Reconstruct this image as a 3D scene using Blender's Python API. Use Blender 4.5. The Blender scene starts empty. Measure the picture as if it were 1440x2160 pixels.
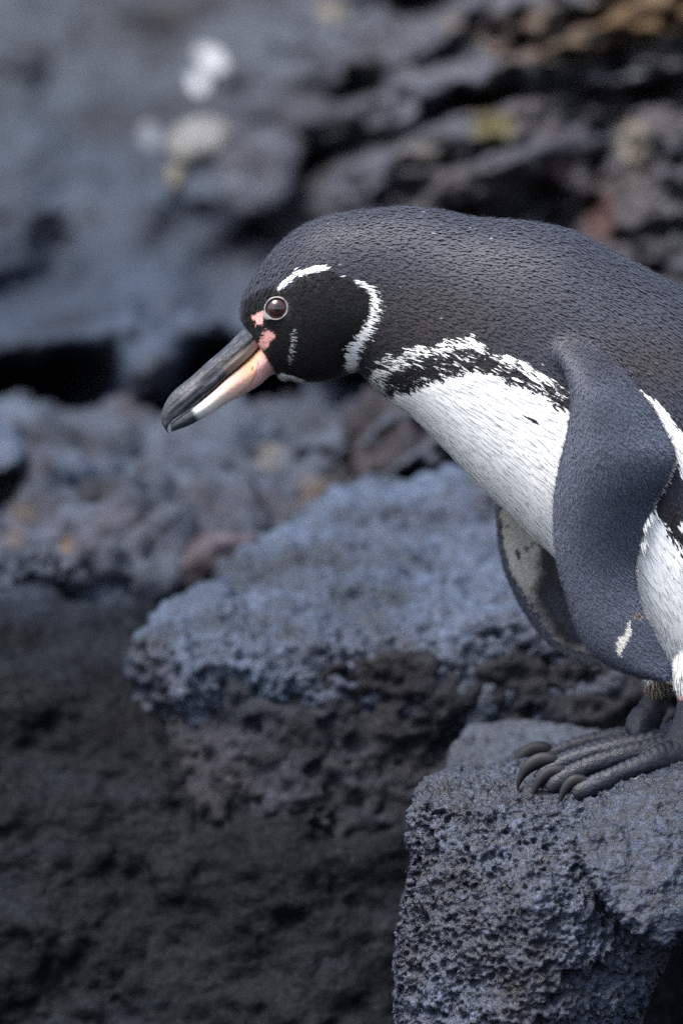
import bpy, bmesh, math, random
import numpy as np
from mathutils import Vector, Matrix
from mathutils.bvhtree import BVHTree

# ------------------------------------------------------------------ camera, sky, sun, exposure
SC = bpy.context.scene
COL = SC.collection
S = 0.000225            # metres per photograph pixel at the bird's distance
D = 4.0                 # camera to bird, metres
PITCH = math.radians(8.0)
ORIGIN = np.array([0.0, 0.0, 0.62])
RIGHT = np.array([1.0, 0.0, 0.0])
FWD = np.array([0.0, math.cos(PITCH), -math.sin(PITCH)])
UP = np.array([0.0, math.sin(PITCH), math.cos(PITCH)])

cam = bpy.data.cameras.new('camera')
cam_o = bpy.data.objects.new('camera', cam)
COL.objects.link(cam_o)
cam_o.location = ORIGIN - D * FWD
cam_o.rotation_euler = (math.pi / 2 - PITCH, 0, 0)
cam.sensor_fit = 'VERTICAL'
cam.sensor_height = 36.0
cam.lens = 36.0 * D / (2160 * S)
cam.clip_start = 0.1
cam.clip_end = 500.0
cam.dof.use_dof = True
cam.dof.focus_distance = D - 0.035
cam.dof.aperture_fstop = 5.4
SC.camera = cam_o

SUN_EL = math.radians(66)   # soft light from above, left and a little in front
sun_dir = np.array([-math.cos(SUN_EL) * 0.82, -math.cos(SUN_EL) * 0.57, math.sin(SUN_EL)])
sun = bpy.data.lights.new('sun', 'SUN')
sun.energy = 1.5
sun.angle = math.radians(30)
sun.color = (1.0, 0.97, 0.935)
sun_o = bpy.data.objects.new('sun', sun)
COL.objects.link(sun_o)
sun_o.rotation_euler = Vector(-sun_dir).to_track_quat('-Z', 'Y').to_euler()

world = bpy.data.worlds.new('World')
SC.world = world
world.use_nodes = True
wn = world.node_tree
wn.nodes.clear()
sky = wn.nodes.new('ShaderNodeTexSky')
sky.sky_type = 'NISHITA'
sky.sun_disc = False
sky.sun_elevation = SUN_EL
sky.sun_rotation = math.atan2(sun_dir[0], sun_dir[1])
sky.air_density = 1.0
sky.dust_density = 3.0
hsv = wn.nodes.new('ShaderNodeHueSaturation')
hsv.inputs['Saturation'].default_value = 0.85
bg = wn.nodes.new('ShaderNodeBackground')
bg.inputs['Strength'].default_value = 0.07
wo = wn.nodes.new('ShaderNodeOutputWorld')
wn.links.new(sky.outputs[0], hsv.inputs['Color'])
wn.links.new(hsv.outputs[0], bg.inputs['Color'])
wn.links.new(bg.outputs[0], wo.inputs['Surface'])

SC.view_settings.view_transform = 'Standard'
SC.view_settings.look = 'None'
SC.view_settings.exposure = 2.5
SC.view_settings.gamma = 1.0
SC.view_settings.use_curve_mapping = False
SC.render.engine = 'CYCLES'
SC.cycles.max_bounces = 6
SC.cycles.use_denoising = False      # the photograph is grainy too

# ------------------------------------------------------------------ helpers
RNG = np.random.default_rng(7)

def W(u, v, d):
    """photograph pixel + distance behind the bird's plane (metres) -> world point (arrays allowed)"""
    u = np.asarray(u, float); v = np.asarray(v, float); d = np.asarray(d, float)
    k = S * (1 + d / D)
    x = (u - 720) * k; y = (1080 - v) * k
    return ORIGIN + x[..., None] * RIGHT + y[..., None] * UP + d[..., None] * FWD

def UVD(p):
    q = np.asarray(p) - ORIGIN
    x = q @ RIGHT; y = q @ UP; d = q @ FWD
    k = S * (1 + d / D)
    return x / k + 720, 1080 - y / k, d

def _h(ix, iy, iz, seed):
    n = (ix.astype(np.int64) * 374761393 + iy.astype(np.int64) * 668265263 + iz.astype(np.int64) * 2147483647 + seed * 974634777) & 0xffffffff
    n = ((n ^ (n >> 13)) * 1274126177) & 0xffffffff
    n = ((n ^ (n >> 15)) * 2246822519) & 0xffffffff
    n = n ^ (n >> 16)
    return (n & 0xffffff) / float(0xffffff)

def vnoise(p, seed=0):
    """smooth value noise, -1..1, p (n,3)"""
    f = np.floor(p); t = p - f; i = f.astype(np.int64)
    t = t * t * t * (t * (t * 6 - 15) + 10)
    r = 0
    for dx in (0, 1):
        wx = t[:, 0] if dx else 1 - t[:, 0]
        for dy in (0, 1):
            wy = t[:, 1] if dy else 1 - t[:, 1]
            for dz in (0, 1):
                wz = t[:, 2] if dz else 1 - t[:, 2]
                r = r + wx * wy * wz * _h(i[:, 0] + dx, i[:, 1] + dy, i[:, 2] + dz, seed)
    return r * 2 - 1

def fbm(p, seed=0, octv=4, gain=0.5, ridged=False):
    a = 1.0; s = 0; tot = 0
    q = p.copy()
    for o in range(octv):
        n = vnoise(q, seed + o * 17)
        if ridged:
            n = 1 - 2 * np.abs(n)
        s = s + a * n; tot += a
        a *= gain; q = q * 2.03 + 11.7
    return s / tot

def worley(p, seed=0):
    """F1 distance and the id value of the nearest cell"""
    i = np.floor(p).astype(np.int64); best = np.full(len(p), 9.0); bid = np.zeros(len(p))
    for dx in (-1, 0, 1):
        for dy in (-1, 0, 1):
            for dz in (-1, 0, 1):
                c = i + np.array([dx, dy, dz])
                o = np.stack([_h(c[:, 0], c[:, 1], c[:, 2], seed + k) for k in (1, 2, 3)], 1)
                dd = np.linalg.norm(c + o - p, axis=1)
                m = dd < best
                best[m] = dd[m]
                bid[m] = _h(c[m, 0], c[m, 1], c[m, 2], seed + 9)
    return best, bid

def catmull(P, n):
    P = np.asarray(P, float)
    m = len(P)
    t = np.linspace(0, m - 1, n)
    i = np.clip(np.floor(t).astype(int), 0, m - 2); f = (t - i)[:, None]
    p0 = P[np.clip(i - 1, 0, m - 1)]; p1 = P[i]; p2 = P[i + 1]; p3 = P[np.clip(i + 2, 0, m - 1)]
    return 0.5 * (2 * p1 + (p2 - p0) * f + (2 * p0 - 5 * p1 + 4 * p2 - p3) * f ** 2 + (3 * p1 - p0 - 3 * p2 + p3) * f ** 3)

def mesh_from(name, verts, faces):
    me = bpy.data.meshes.new(name)
    me.from_pydata([tuple(v) for v in verts], [], [tuple(int(i) for i in f) for f in faces])
    me.update()
    return me

def add_obj(name, me, mat=None, parent=None, smooth=True):
    o = bpy.data.objects.new(name, me)
    COL.objects.link(o)
    if mat is not None:
        me.materials.clear(); me.materials.append(mat)
    if smooth and len(me.polygons):
        me.polygons.foreach_set('use_smooth', np.ones(len(me.polygons), bool))
    if parent is not None:
        o.parent = parent
        o.matrix_parent_inverse = Matrix.Translation(-parent.location)
    return o

def tag(o, label=None, cat=None, group=None, kind=None):
    if label: o['label'] = label
    if cat: o['category'] = cat
    if group: o['group'] = group
    if kind: o['kind'] = kind
    return o

def get_v(me):
    a = np.empty(len(me.vertices) * 3); me.vertices.foreach_get('co', a); return a.reshape(-1, 3)

def set_v(me, v):
    me.vertices.foreach_set('co', v.ravel()); me.update()

def get_n(me):
    a = np.empty(len(me.vertices) * 3); me.vertices.foreach_get('normal', a); return a.reshape(-1, 3)

def get_e(me):
    a = np.empty(len(me.edges) * 2, np.int64); me.edges.foreach_get('vertices', a); return a.reshape(-1, 2)

def smooth_mesh(me, it, lam=0.6, mask=None):
    v = get_v(me); e = get_e(me); n = len(v)
    cnt = np.bincount(e.ravel(), minlength=n).astype(float)
    for _ in range(it):
        s = np.zeros_like(v)
        for k in range(3):
            s[:, k] = np.bincount(e[:, 0], v[e[:, 1], k], n) + np.bincount(e[:, 1], v[e[:, 0], k], n)
        avg = s / np.maximum(cnt, 1)[:, None]
        l = lam if mask is None else (lam * mask)[:, None]
        v = v + l * (avg - v)
    set_v(me, v)

def set_color(me, rgb, name='Col'):
    a = me.color_attributes.new(name, 'FLOAT_COLOR', 'POINT')
    c = np.ones((len(rgb), 4), np.float32); c[:, :3] = rgb
    a.data.foreach_set('color', c.ravel())

def remeshed(bm_or_me, voxel):
    if isinstance(bm_or_me, bmesh.types.BMesh):
        me = bpy.data.meshes.new('tmp'); bm_or_me.to_mesh(me); bm_or_me.free()
    else:
        me = bm_or_me
    o = bpy.data.objects.new('tmp', me); COL.objects.link(o)
    m = o.modifiers.new('r', 'REMESH'); m.mode = 'VOXEL'; m.voxel_size = voxel; m.adaptivity = 0
    dg = bpy.context.evaluated_depsgraph_get()
    out = bpy.data.meshes.new_from_object(o.evaluated_get(dg))
    bpy.data.objects.remove(o); bpy.data.meshes.remove(me)
    out.color_attributes and [out.color_attributes.remove(c) for c in list(out.color_attributes)]
    return out

def hull_into(bm, pts):
    t = bmesh.new()
    for p in pts: t.verts.new(tuple(p))
    r = bmesh.ops.convex_hull(t, input=t.verts)
    bmesh.ops.delete(t, geom=list({g for g in r['geom_interior'] + r['geom_unused'] if isinstance(g, bmesh.types.BMVert)}), context='VERTS')
    m = bpy.data.meshes.new('h'); t.to_mesh(m); t.free()
    bm.from_mesh(m); bpy.data.meshes.remove(m)

def polyline_dist(p, line):
    """distance of points (n,2) to a polyline and the parameter 0..1 along it"""
    line = np.asarray(line, float); best = np.full(len(p), 1e9); par = np.zeros(len(p))
    m = len(line) - 1
    for k in range(m):
        a, b = line[k], line[k + 1]; ab = b - a
        t = np.clip(((p - a) @ ab) / (ab @ ab), 0, 1)
        d = np.linalg.norm(p - a - t[:, None] * ab, axis=1)
        q = d < best; best[q] = d[q]; par[q] = (k + t[q]) / m
    return best, par

def inside(p, poly):
    poly = np.asarray(poly, float); r = np.zeros(len(p), bool); j = len(poly) - 1
    for i in range(len(poly)):
        xi, yi = poly[i]; xj, yj = poly[j]
        c = ((yi > p[:, 1]) != (yj > p[:, 1])) & (p[:, 0] < (xj - xi) * (p[:, 1] - yi) / (yj - yi + 1e-12) + xi)
        r ^= c; j = i
    return r

def sdist(p, poly):
    """signed distance to a closed polygon, positive inside"""
    d, _ = polyline_dist(p, list(poly) + [poly[0]])
    return np.where(inside(p, poly), d, -d)

def sstep(a, b, x):
    t = np.clip((x - a) / (b - a), 0, 1); return t * t * (3 - 2 * t)

# ------------------------------------------------------------------ materials
def nt(name):
    m = bpy.data.materials.new(name); m.use_nodes = True
    n = m.node_tree; n.nodes.clear()
    out = n.nodes.new('ShaderNodeOutputMaterial'); b = n.nodes.new('ShaderNodeBsdfPrincipled')
    n.links.new(b.outputs[0], out.inputs['Surface'])
    return m, n, b

def ramp(n, fac, stops):
    r = n.nodes.new('ShaderNodeValToRGB')
    el = r.color_ramp.elements
    while len(el) > 1: el.remove(el[0])
    el[0].position = stops[0][0]; el[0].color = (*stops[0][1], 1)
    for p, c in stops[1:]:
        e = el.new(p); e.color = (*c, 1)
    n.links.new(fac, r.inputs[0])
    return r.outputs[0]

def noise(n, scale, detail=4, rough=0.6, vec=None, dist=0.0):
    t = n.nodes.new('ShaderNodeTexNoise'); t.inputs['Scale'].default_value = scale
    t.inputs['Detail'].default_value = detail; t.inputs['Roughness'].default_value = rough
    t.inputs['Distortion'].default_value = dist
    if vec is not None: n.links.new(vec, t.inputs['Vector'])
    return t.outputs[0]

def mixc(n, fac, a, b, mode='MIX'):
    m = n.nodes.new('ShaderNodeMix'); m.data_type = 'RGBA'; m.blend_type = mode
    for sock, v in ((m.inputs[0], fac), (m.inputs[6], a), (m.inputs[7], b)):
        if isinstance(v, (int, float)): sock.default_value = v
        elif isinstance(v, tuple): sock.default_value = (*v, 1)
        else: n.links.new(v, sock)
    return m.outputs[2]

def geo_pos(n):
    return n.nodes.new('ShaderNodeNewGeometry').outputs['Position']

def blob(n, pos, cen, rad, nscale, namp, lo, hi, strength):
    vm = n.nodes.new('ShaderNodeVectorMath'); vm.operation = 'SUBTRACT'
    n.links.new(pos, vm.inputs[0]); vm.inputs[1].default_value = tuple(cen)
    sc = n.nodes.new('ShaderNodeVectorMath'); sc.operation = 'DIVIDE'
    n.links.new(vm.outputs[0], sc.inputs[0]); sc.inputs[1].default_value = tuple(rad)
    ln = n.nodes.new('ShaderNodeVectorMath'); ln.operation = 'LENGTH'
    n.links.new(sc.outputs[0], ln.inputs[0])
    ad = n.nodes.new('ShaderNodeMath'); ad.operation = 'MULTIPLY_ADD'
    n.links.new(noise(n, nscale, 4, 0.65, pos), ad.inputs[0]); ad.inputs[1].default_value = namp
    n.links.new(ln.outputs['Value'], ad.inputs[2])
    mr = n.nodes.new('ShaderNodeMapRange'); mr.inputs['From Min'].default_value = lo; mr.inputs['From Max'].default_value = hi
    mr.inputs['To Max'].default_value = strength
    n.links.new(ad.outputs[0], mr.inputs['Value'])
    return mr.outputs[0]

def rock_material(name, pale, dark, tint, tint_amt=0.35, stains=(), rough=0.55, fine=1.0, scale=1.0, spec=0.5, zones=(), speck=(0.55, 1.45)):
    """basalt: pale and dark mineral mottling, a warm tint in patches, lichen or guano stains (centre, radius, colour)"""
    m, n, b = nt(name)
    pos = geo_pos(n)
    big = noise(n, 14 * scale, 5, 0.62, pos)
    c = mixc(n, ramp(n, big, [(0.36, (0, 0, 0)), (0.62, (1, 1, 1))]), dark, pale)
    tn = noise(n, 9 * scale, 4, 0.6, pos, 0.4)
    tr = ramp(n, tn, [(0.50, (0, 0, 0)), (0.66, (tint_amt,) * 3)])
    c = mixc(n, tr, c, tint)
    sp = noise(n, 260 * scale, 3, 0.7, pos)
    c = mixc(n, 1.0, c, ramp(n, sp, [(0.3, (speck[0],) * 3), (0.52, (1,) * 3), (0.72, (speck[1],) * 3)]), 'MULTIPLY')
    for (cen, rad, col) in zones:          # broad regions multiplied by a tone, mostly a differently coloured flow
        f = blob(n, pos, cen, rad, 6 * scale, 0.9, 1.9, 0.7, 1.0)
        c = mixc(n, 1.0, c, mixc(n, f, (1, 1, 1), col), 'MULTIPLY')
    for (cen, rad, col, strength) in stains:
        f = blob(n, pos, cen, rad, 45 * scale, 1.3, 1.75, 1.35, strength)
        c = mixc(n, f, c, col)
    n.links.new(c, b.inputs['Base Color'])
    b.inputs['Specular IOR Level'].default_value = spec
    rr = n.nodes.new('ShaderNodeMapRange'); rr.inputs['To Min'].default_value = rough - 0.15; rr.inputs['To Max'].default_value = rough + 0.2
    n.links.new(noise(n, 60 * scale, 3, 0.6, pos), rr.inputs['Value']); n.links.new(rr.outputs[0], b.inputs['Roughness'])
    bp = n.nodes.new('ShaderNodeBump'); bp.inputs['Strength'].default_value = 0.9 * fine; bp.inputs['Distance'].default_value = 0.0016
    n.links.new(noise(n, 420 * scale, 5, 0.7, pos), bp.inputs['Height'])
    bp2 = n.nodes.new('ShaderNodeBump'); bp2.inputs['Strength'].default_value = 0.8; bp2.inputs['Distance'].default_value = 0.006
    n.links.new(noise(n, 90 * scale, 4, 0.65, pos), bp2.inputs['Height']); n.links.new(bp.outputs[0], bp2.inputs['Normal'])
    n.links.new(bp2.outputs[0], b.inputs['Normal'])
    return m

def stain(u, v, d, ru, rv, rd, col, strength=0.9):
    return (W(u, v, d), (ru * S, rd, rv * S), col, strength)

OCHRE = (0.085, 0.052, 0.022); OLIVE = (0.055, 0.046, 0.014); GUANO = (0.50, 0.52, 0.54); CREAM = (0.15, 0.13, 0.095)

M_PERCH = rock_material('basalt_perch', (0.033, 0.043, 0.068), (0.0058, 0.0073, 0.0112), (0.024, 0.022, 0.036), 0.5, rough=0.36, speck=(0.22, 2.5), spec=0.4,
    stains=[stain(1325, 1634, -0.045, 24, 7, 0.02, (0.30, 0.29, 0.24), 0.9), stain(1436, 1606, -0.05, 20, 8, 0.02, (0.26, 0.25, 0.21), 0.8)],
    zones=[(W(1420, 1800, -0.08), (0.055, 0.2, 0.040), (0.62, 0.68, 0.76))])
M_SHELF = rock_material('basalt_shelf', (0.047, 0.064, 0.101), (0.013, 0.018, 0.028), (0.024, 0.021, 0.026), 0.35, rough=0.42, speck=(0.35, 1.7), spec=0.25)
M_DARK = rock_material('basalt_dark', (0.0140, 0.0165, 0.0210), (0.0042, 0.0045, 0.0055), (0.0120, 0.0105, 0.0105), 0.35, spec=0.06, rough=0.5, speck=(0.4, 2.0))
M_RED = rock_material('basalt_red', (0.056, 0.049, 0.060), (0.016, 0.014, 0.016), (0.042, 0.025, 0.023), 0.5, spec=0.12)
M_BLUE = rock_material('basalt_blue', (0.058, 0.078, 0.115), (0.024, 0.032, 0.046), (0.032, 0.031, 0.038), 0.3, spec=0.3)

def rock(name, label, hulls, voxel, mat, seed, round_it=10, big=0.012, big_s=14, mid=0.004, mid_s=60, pits=0.0, pit_s=110, fine=0.0, fine_s=400, ridge=0.0, ridge_s=30, group=None, kind=None, cat='rock', calm=None, bigpits=0.0):
    bm = bmesh.new()
    for h in hulls:
        h = np.asarray(h, float)
        hull_into(bm, W(h[:, 0], h[:, 1], h[:, 2]))
    me = remeshed(bm, voxel)
    smooth_mesh(me, round_it)
    for stage in ((big, big_s, 4), (mid, mid_s, 4)):
        v = get_v(me); nn = get_n(me)
        set_v(me, v + nn * (stage[0] * fbm(v * stage[1], seed, stage[2]))[:, None])
        seed += 5
    v = get_v(me); nn = get_n(me); disp = np.zeros(len(v))
    if ridge: disp += ridge * (fbm(v * ridge_s, seed + 3, 3, ridged=True))
    if pits:
        for k, (sc, am) in enumerate(((pit_s, 1.0), (pit_s * 1.9, 0.6), (pit_s * 0.42, bigpits / pits)) if bigpits else ((pit_s, 1.0), (pit_s * 2.1, 0.55))):
            w_, i_ = worley(v * sc + 0.35 * np.stack([vnoise(v * sc * 0.7, seed + 40 + q) for q in range(3)], 1), seed + 7 + k)
            dens = np.clip(0.52 + 0.85 * fbm(v * 24, seed + 60 + k, 3), 0.06, 0.95) * (0.35 if k == 2 else 1)
            r_ = 0.24 + 0.30 * (i_ / np.maximum(dens, 0.2))
            disp -= am * pits * np.where(i_ < dens, sstep(1.15, 0.55, w_ / r_), 0)
    if fine: disp += fine * fbm(v * fine_s, seed + 21, 3, 0.6)
    if calm is not None: disp *= calm(v)
    set_v(me, v + nn * disp[:, None])
    o = add_obj(name, me, mat)
    if kind: tag(o, kind=kind)
    else: tag(o, label, cat, group)
    return o

# ------------------------------------------------------------------ the setting: ground and lava slope
g = mesh_from('ground', [(-150, -150, 0), (150, -150, 0), (150, 150, 0), (-150, 150, 0)], [(0, 1, 2, 3)])
tag(add_obj('ground', g, M_DARK), kind='structure')

# dark clefts in the lava: centre, half size (pixels of the photograph), depth in metres
HOLES = [(120, 590, 120, 60, 0.25), (40, 860, 190, 65, 0.5), (330, 905, 250, 50, 0.5), (620, 850, 200, 60, 0.45), (450, 480, 90, 40, 0.45), (600, 500, 60, 50, 0.4), (380, 700, 0.1, 0.1, 0.0), (880, 0, 70, 45, 0.4), (760, 190, 60, 22, 0.3),
         (1010, 215, 80, 26, 0.35), (690, 410, 60, 60, 0.3), (1290, 330, 30, 90, 0.12), (1330, 180, 90, 36, 0.3), (430, 800, 80, 60, 0.4)]
BUMPS = [(330, 640, 140, 165, 0.11), (70, 715, 190, 62, 0.085), (90, 430, 190, 60, 0.035), (330, 790, 110, 50, 0.09), (640, 440, 90, 50, 0.06)]
def build_slope():
    step = 9
    us = np.arange(-1500, 2950, step); vs = np.arange(-1300, 2300, step)
    U, V = np.meshgrid(us, vs)
    u = U.ravel().astype(float); v = V.ravel().astype(float)
    z0 = np.zeros_like(u)
    # general lie: far at the upper left, closer on the right
    left = sstep(1150, 250, u)
    t = (1000 - v) / 1000.0
    d = 0.50 + 0.10 * left + np.clip(t, -0.1, 3) * (0.34 + 0.42 * left)
    # diagonal lava ledges running from lower left to upper right, terraced
    q = np.stack([u * 0.0022, v * 0.0022, z0], 1)
    warp = 130 * fbm(q, 3, 4) + 35 * fbm(q * 4, 9, 3)
    s = (v + 0.50 * u + warp) / 150.0
    f = s - np.floor(s)
    amp = 0.042 + 0.035 * vnoise(np.stack([u * 0.003, v * 0.003, z0 + 3], 1), 5)
    right0 = sstep(330, 760, u)
    d = d - (0.25 + 0.75 * right0) * amp * (sstep(0.0, 0.16, f) - f)
    d = d - 0.05 * fbm(np.stack([u * 0.006, v * 0.009, z0], 1), 31, 4)
    d = d - 0.022 * (0.35 + 0.65 * right0) * fbm(np.stack([u * 0.02, v * 0.026, z0], 1), 37, 3, ridged=True)
    d = d - 0.011 * (0.4 + 0.6 * right0) * fbm(np.stack([u * 0.06, v * 0.06, z0], 1), 41, 3)
    pw = np.stack([u, v, z0], 1) + 18 * np.stack([vnoise(q * 7, 81), vnoise(q * 7, 82), z0], 1)
    right = sstep(380, 800, u)
    for sc, am in ((120, 0.034), (46, 0.020)):
        w_, i_ = worley(np.stack([(pw[:, 0] - 0.5 * pw[:, 1]) / (sc * 1.9), (pw[:, 1] + 0.5 * pw[:, 0]) / (sc * 0.9), z0], 1), 77 + int(sc))
        d = d + am * (0.08 + 0.92 * right) * (np.clip(w_, 0, 1) ** 1.6 * 1.5 - 0.5 - 0.5 * (i_ - 0.5))
    for (hu, hv, ru, rv, dep) in HOLES:
        rr = ((u - hu + warp * 0.6) / ru) ** 2 + ((v - hv + 0.35 * (u - hu) + warp * 0.45) / rv) ** 2
        d = d + dep * (0.42 if hv > 780 else 0.17 if hu < 700 else 0.27) * np.exp(-rr ** 1.1)
    for (hu, hv, ru, rv, dep) in BUMPS:
        rr = ((u - hu + warp * 0.45) / ru) ** 2 + ((v - hv + warp * 0.35) / rv) ** 2
        d = d - dep * np.exp(-rr ** 1.5)
    p = W(u, v, d)
    nu, nv = len(us), len(vs)
    idx = np.arange(nu * nv).reshape(nv, nu)
    F = np.stack([idx[:-1, :-1], idx[1:, :-1], idx[1:, 1:], idx[:-1, 1:]], -1).reshape(-1, 4)
    st = [stain(1180, 90, 0.75, 300, 70, 0.4, OCHRE, 0.5), stain(1150, 430, 0.7, 420, 110, 0.4, (0.044, 0.037, 0.036), 0.55), stain(1250, 230, 0.75, 330, 60, 0.4, (0.050, 0.041, 0.037), 0.5), stain(1380, 30, 0.75, 160, 60, 0.3, OCHRE, 0.75),
          stain(446, 122, 1.2, 42, 28, 0.6, GUANO, 0.55), stain(416, 184, 1.15, 26, 22, 0.6, GUANO, 0.55), stain(312, 298, 1.1, 28, 26, 0.6, (0.13, 0.14, 0.16), 0.7), stain(700, 45, 1.0, 60, 24, 0.6, CREAM, 0.5),
          stain(1040, 280, 0.7, 60, 36, 0.3, OLIVE, 0.8), stain(1340, 320, 0.7, 44, 60, 0.3, CREAM, 0.6),
          stain(1228, 374, 0.7, 20, 18, 0.3, (0.24, 0.21, 0.19), 0.95), stain(1180, 360, 0.7, 40, 26, 0.3, (0.06, 0.026, 0.023), 0.7),
          stain(1260, 450, 0.7, 40, 50, 0.3, (0.05, 0.022, 0.018), 0.7), stain(900, 350, 0.7, 90, 30, 0.3, (0.08, 0.068, 0.055), 0.5)]
    mat = rock_material('lava_slope', (0.046, 0.053, 0.068), (0.013, 0.0135, 0.016), (0.030, 0.023, 0.020), 0.38, st, scale=0.55, spec=0.12,
        zones=[(W(150, 650, 0.9), (0.14, 0.9, 0.085), (0.60, 0.73, 0.90)), (W(100, 120, 1.2), (0.20, 0.9, 0.11), (0.88, 0.90, 0.86)), (W(1250, 300, 0.75), (0.15, 0.9, 0.11), (1.5, 1.32, 1.25))])
    o = add_obj('lava_slope', mesh_from('lava_slope', p, F), mat)
    tag(o, kind='structure')
build_slope()

# ------------------------------------------------------------------ rocks
def slab(u0, u1, v0, v1, d0, d1, skew=0.0, top_back=0.0, undercut=0.0):
    """eight-cornered block: front face at d0, back at d1, top leaning back"""
    return [(u0, v0 + skew, d0), (u1, v0 - skew, d0), (u0 + 20, v0 + skew - top_back, d1), (u1 - 20, v0 - skew - top_back, d1),
            (u0 + 10, v1, d0 + undercut), (u1 - 10, v1, d0 + undercut), (u0, v1, d1), (u1, v1, d1)]

# perch under the bird: main block and the pale slab that juts out beside it, one rock
perch_main = [(872, 1705, -0.030), (1000, 1702, -0.040), (1120, 1705, -0.056), (1230, 1712, -0.060), (1330, 1690, -0.055),
              (905, 1652, 0.035), (1090, 1622, 0.070), (1300, 1560, 0.080), (1500, 1500, 0.09),
              (832, 1960, -0.045), (818, 2330, -0.05), (845, 2330, 0.06), (880, 1720, 0.03), (1000, 1960, -0.072), (1130, 1900, -0.085), (1200, 1980, -0.085),
              (1390, 1972, -0.055), (1320, 2058, -0.062), (1282, 2150, -0.062), (1272, 2330, -0.062), (1060, 2330, -0.085), (1240, 2330, 0.06), (1330, 2000, 0.03), (1440, 1880, 0.06)]
perch_slab = [(1232, 1712, -0.064), (1215, 1790, -0.080), (1250, 1862, -0.090), (1330, 1948, -0.092), (1395, 1988, -0.088), (1500, 1975, -0.088), (1720, 1900, -0.085),
              (1440, 1632, -0.055), (1600, 1570, -0.06), (1720, 1540, -0.06), (1720, 1480, 0.09), (1480, 1500, 0.09), (1330, 1580, 0.06), (1720, 1900, 0.09), (1400, 1960, 0.05)]
def perch_calm(v):
    # the slab on the right broke off smooth: few pits there
    u, w, d = UVD(v)
    s_ = sdist(np.column_stack([u, w]), [(1235, 1700), (1222, 1790), (1262, 1860), (1335, 1945), (1400, 1985), (1760, 1930), (1760, 1480), (1440, 1600)])
    return 1 - 0.84 * sstep(-8, 18, s_ + 14 * vnoise(v * 60, 5)) * (d < 0)
rock('perch_rock', 'pitted blue grey lava rock under the penguin\'s feet', [perch_main, perch_slab], 0.0008, M_PERCH, 11,
     round_it=4, big=0.008, big_s=22, mid=0.0042, mid_s=80, ridge=0.0018, ridge_s=210, pits=0.0024, pit_s=215, bigpits=0.0055, fine=0.0019, fine_s=420, calm=perch_calm)
rock('footing_rock', 'dark lava rock at the bottom carrying the pitted perch rock',
     [[(700, 2320, -0.10), (1900, 2300, -0.12), (700, 2290, 0.18), (1900, 2290, 0.18), (500, 3700, -0.2), (2100, 3700, -0.2), (500, 3700, 0.3), (2100, 3700, 0.3)]],
     0.006, M_DARK, 14, big=0.006, mid=0.004)

# small rounded rock behind the feet
rock('low_rock', 'low rounded grey rock just behind the penguin\'s toes',
     [[(945, 1600, 0.13), (985, 1545, 0.16), (1100, 1528, 0.17), (1250, 1535, 0.17), (1400, 1560, 0.16), (930, 1660, 0.125), (1000, 1720, 0.12), (1400, 1720, 0.12), (1000, 1520, 0.22), (1400, 1540, 0.24), (980, 1800, 0.2), (1400, 1800, 0.2)]],
     0.0016, rock_material('basalt_low', (0.046, 0.056, 0.076), (0.018, 0.021, 0.028), (0.03, 0.027, 0.032), 0.3, spec=0.3), 21, big=0.006, mid=0.003, pits=0.003, pit_s=95, fine=0.0012, fine_s=240)

# the big mid shelf
rock('shelf_rock', 'broad lava ledge with pale blue top behind the flipper',
     [[(300, 1345, 0.23), (420, 1345, 0.20), (700, 1345, 0.185), (1000, 1320, 0.19), (1350, 1300, 0.20), (1700, 1280, 0.2),
       (345, 1285, 0.29), (480, 1235, 0.33), (600, 1130, 0.40), (700, 1040, 0.45), (1000, 990, 0.47), (1500, 970, 0.48), (1700, 970, 0.48),
       (285, 1440, 0.232), (420, 1450, 0.197), (700, 1450, 0.183), (1100, 1440, 0.187), (1700, 1420, 0.195), (330, 1600, 0.24), (700, 1600, 0.20), (1700, 1600, 0.20), (500, 1600, 0.5), (1700, 1600, 0.5)]],
     0.0020, M_SHELF, 31, round_it=70, big=0.016, big_s=12, mid=0.007, mid_s=60, ridge=0.003, ridge_s=90, pits=0.0045, pit_s=105, fine=0.0026, fine_s=200)

rock('shade_toned_rock', 'dark brown front under the blue topped ledge, its shade put into the colour',  # the ledge's shaded front face, painted as a darker basalt of its own
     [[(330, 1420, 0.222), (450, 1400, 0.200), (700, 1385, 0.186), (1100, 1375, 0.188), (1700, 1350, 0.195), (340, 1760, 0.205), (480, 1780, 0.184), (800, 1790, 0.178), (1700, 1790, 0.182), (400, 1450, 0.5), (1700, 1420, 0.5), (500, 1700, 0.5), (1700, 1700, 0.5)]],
     0.0024, rock_material('basalt_painted_shade', (0.0185, 0.0215, 0.0285), (0.0036, 0.0039, 0.0052), (0.0145, 0.0120, 0.0138), 0.45,
        [stain(480, 1630, 0.19, 120, 80, 0.1, (0.030, 0.028, 0.035), 0.5)], spec=0.10, rough=0.5, speck=(0.35, 1.9)), 35, round_it=8, big=0.014, big_s=16, mid=0.008, mid_s=55, ridge=0.003, ridge_s=80, pits=0.005, pit_s=75, fine=0.002, fine_s=180)

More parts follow.
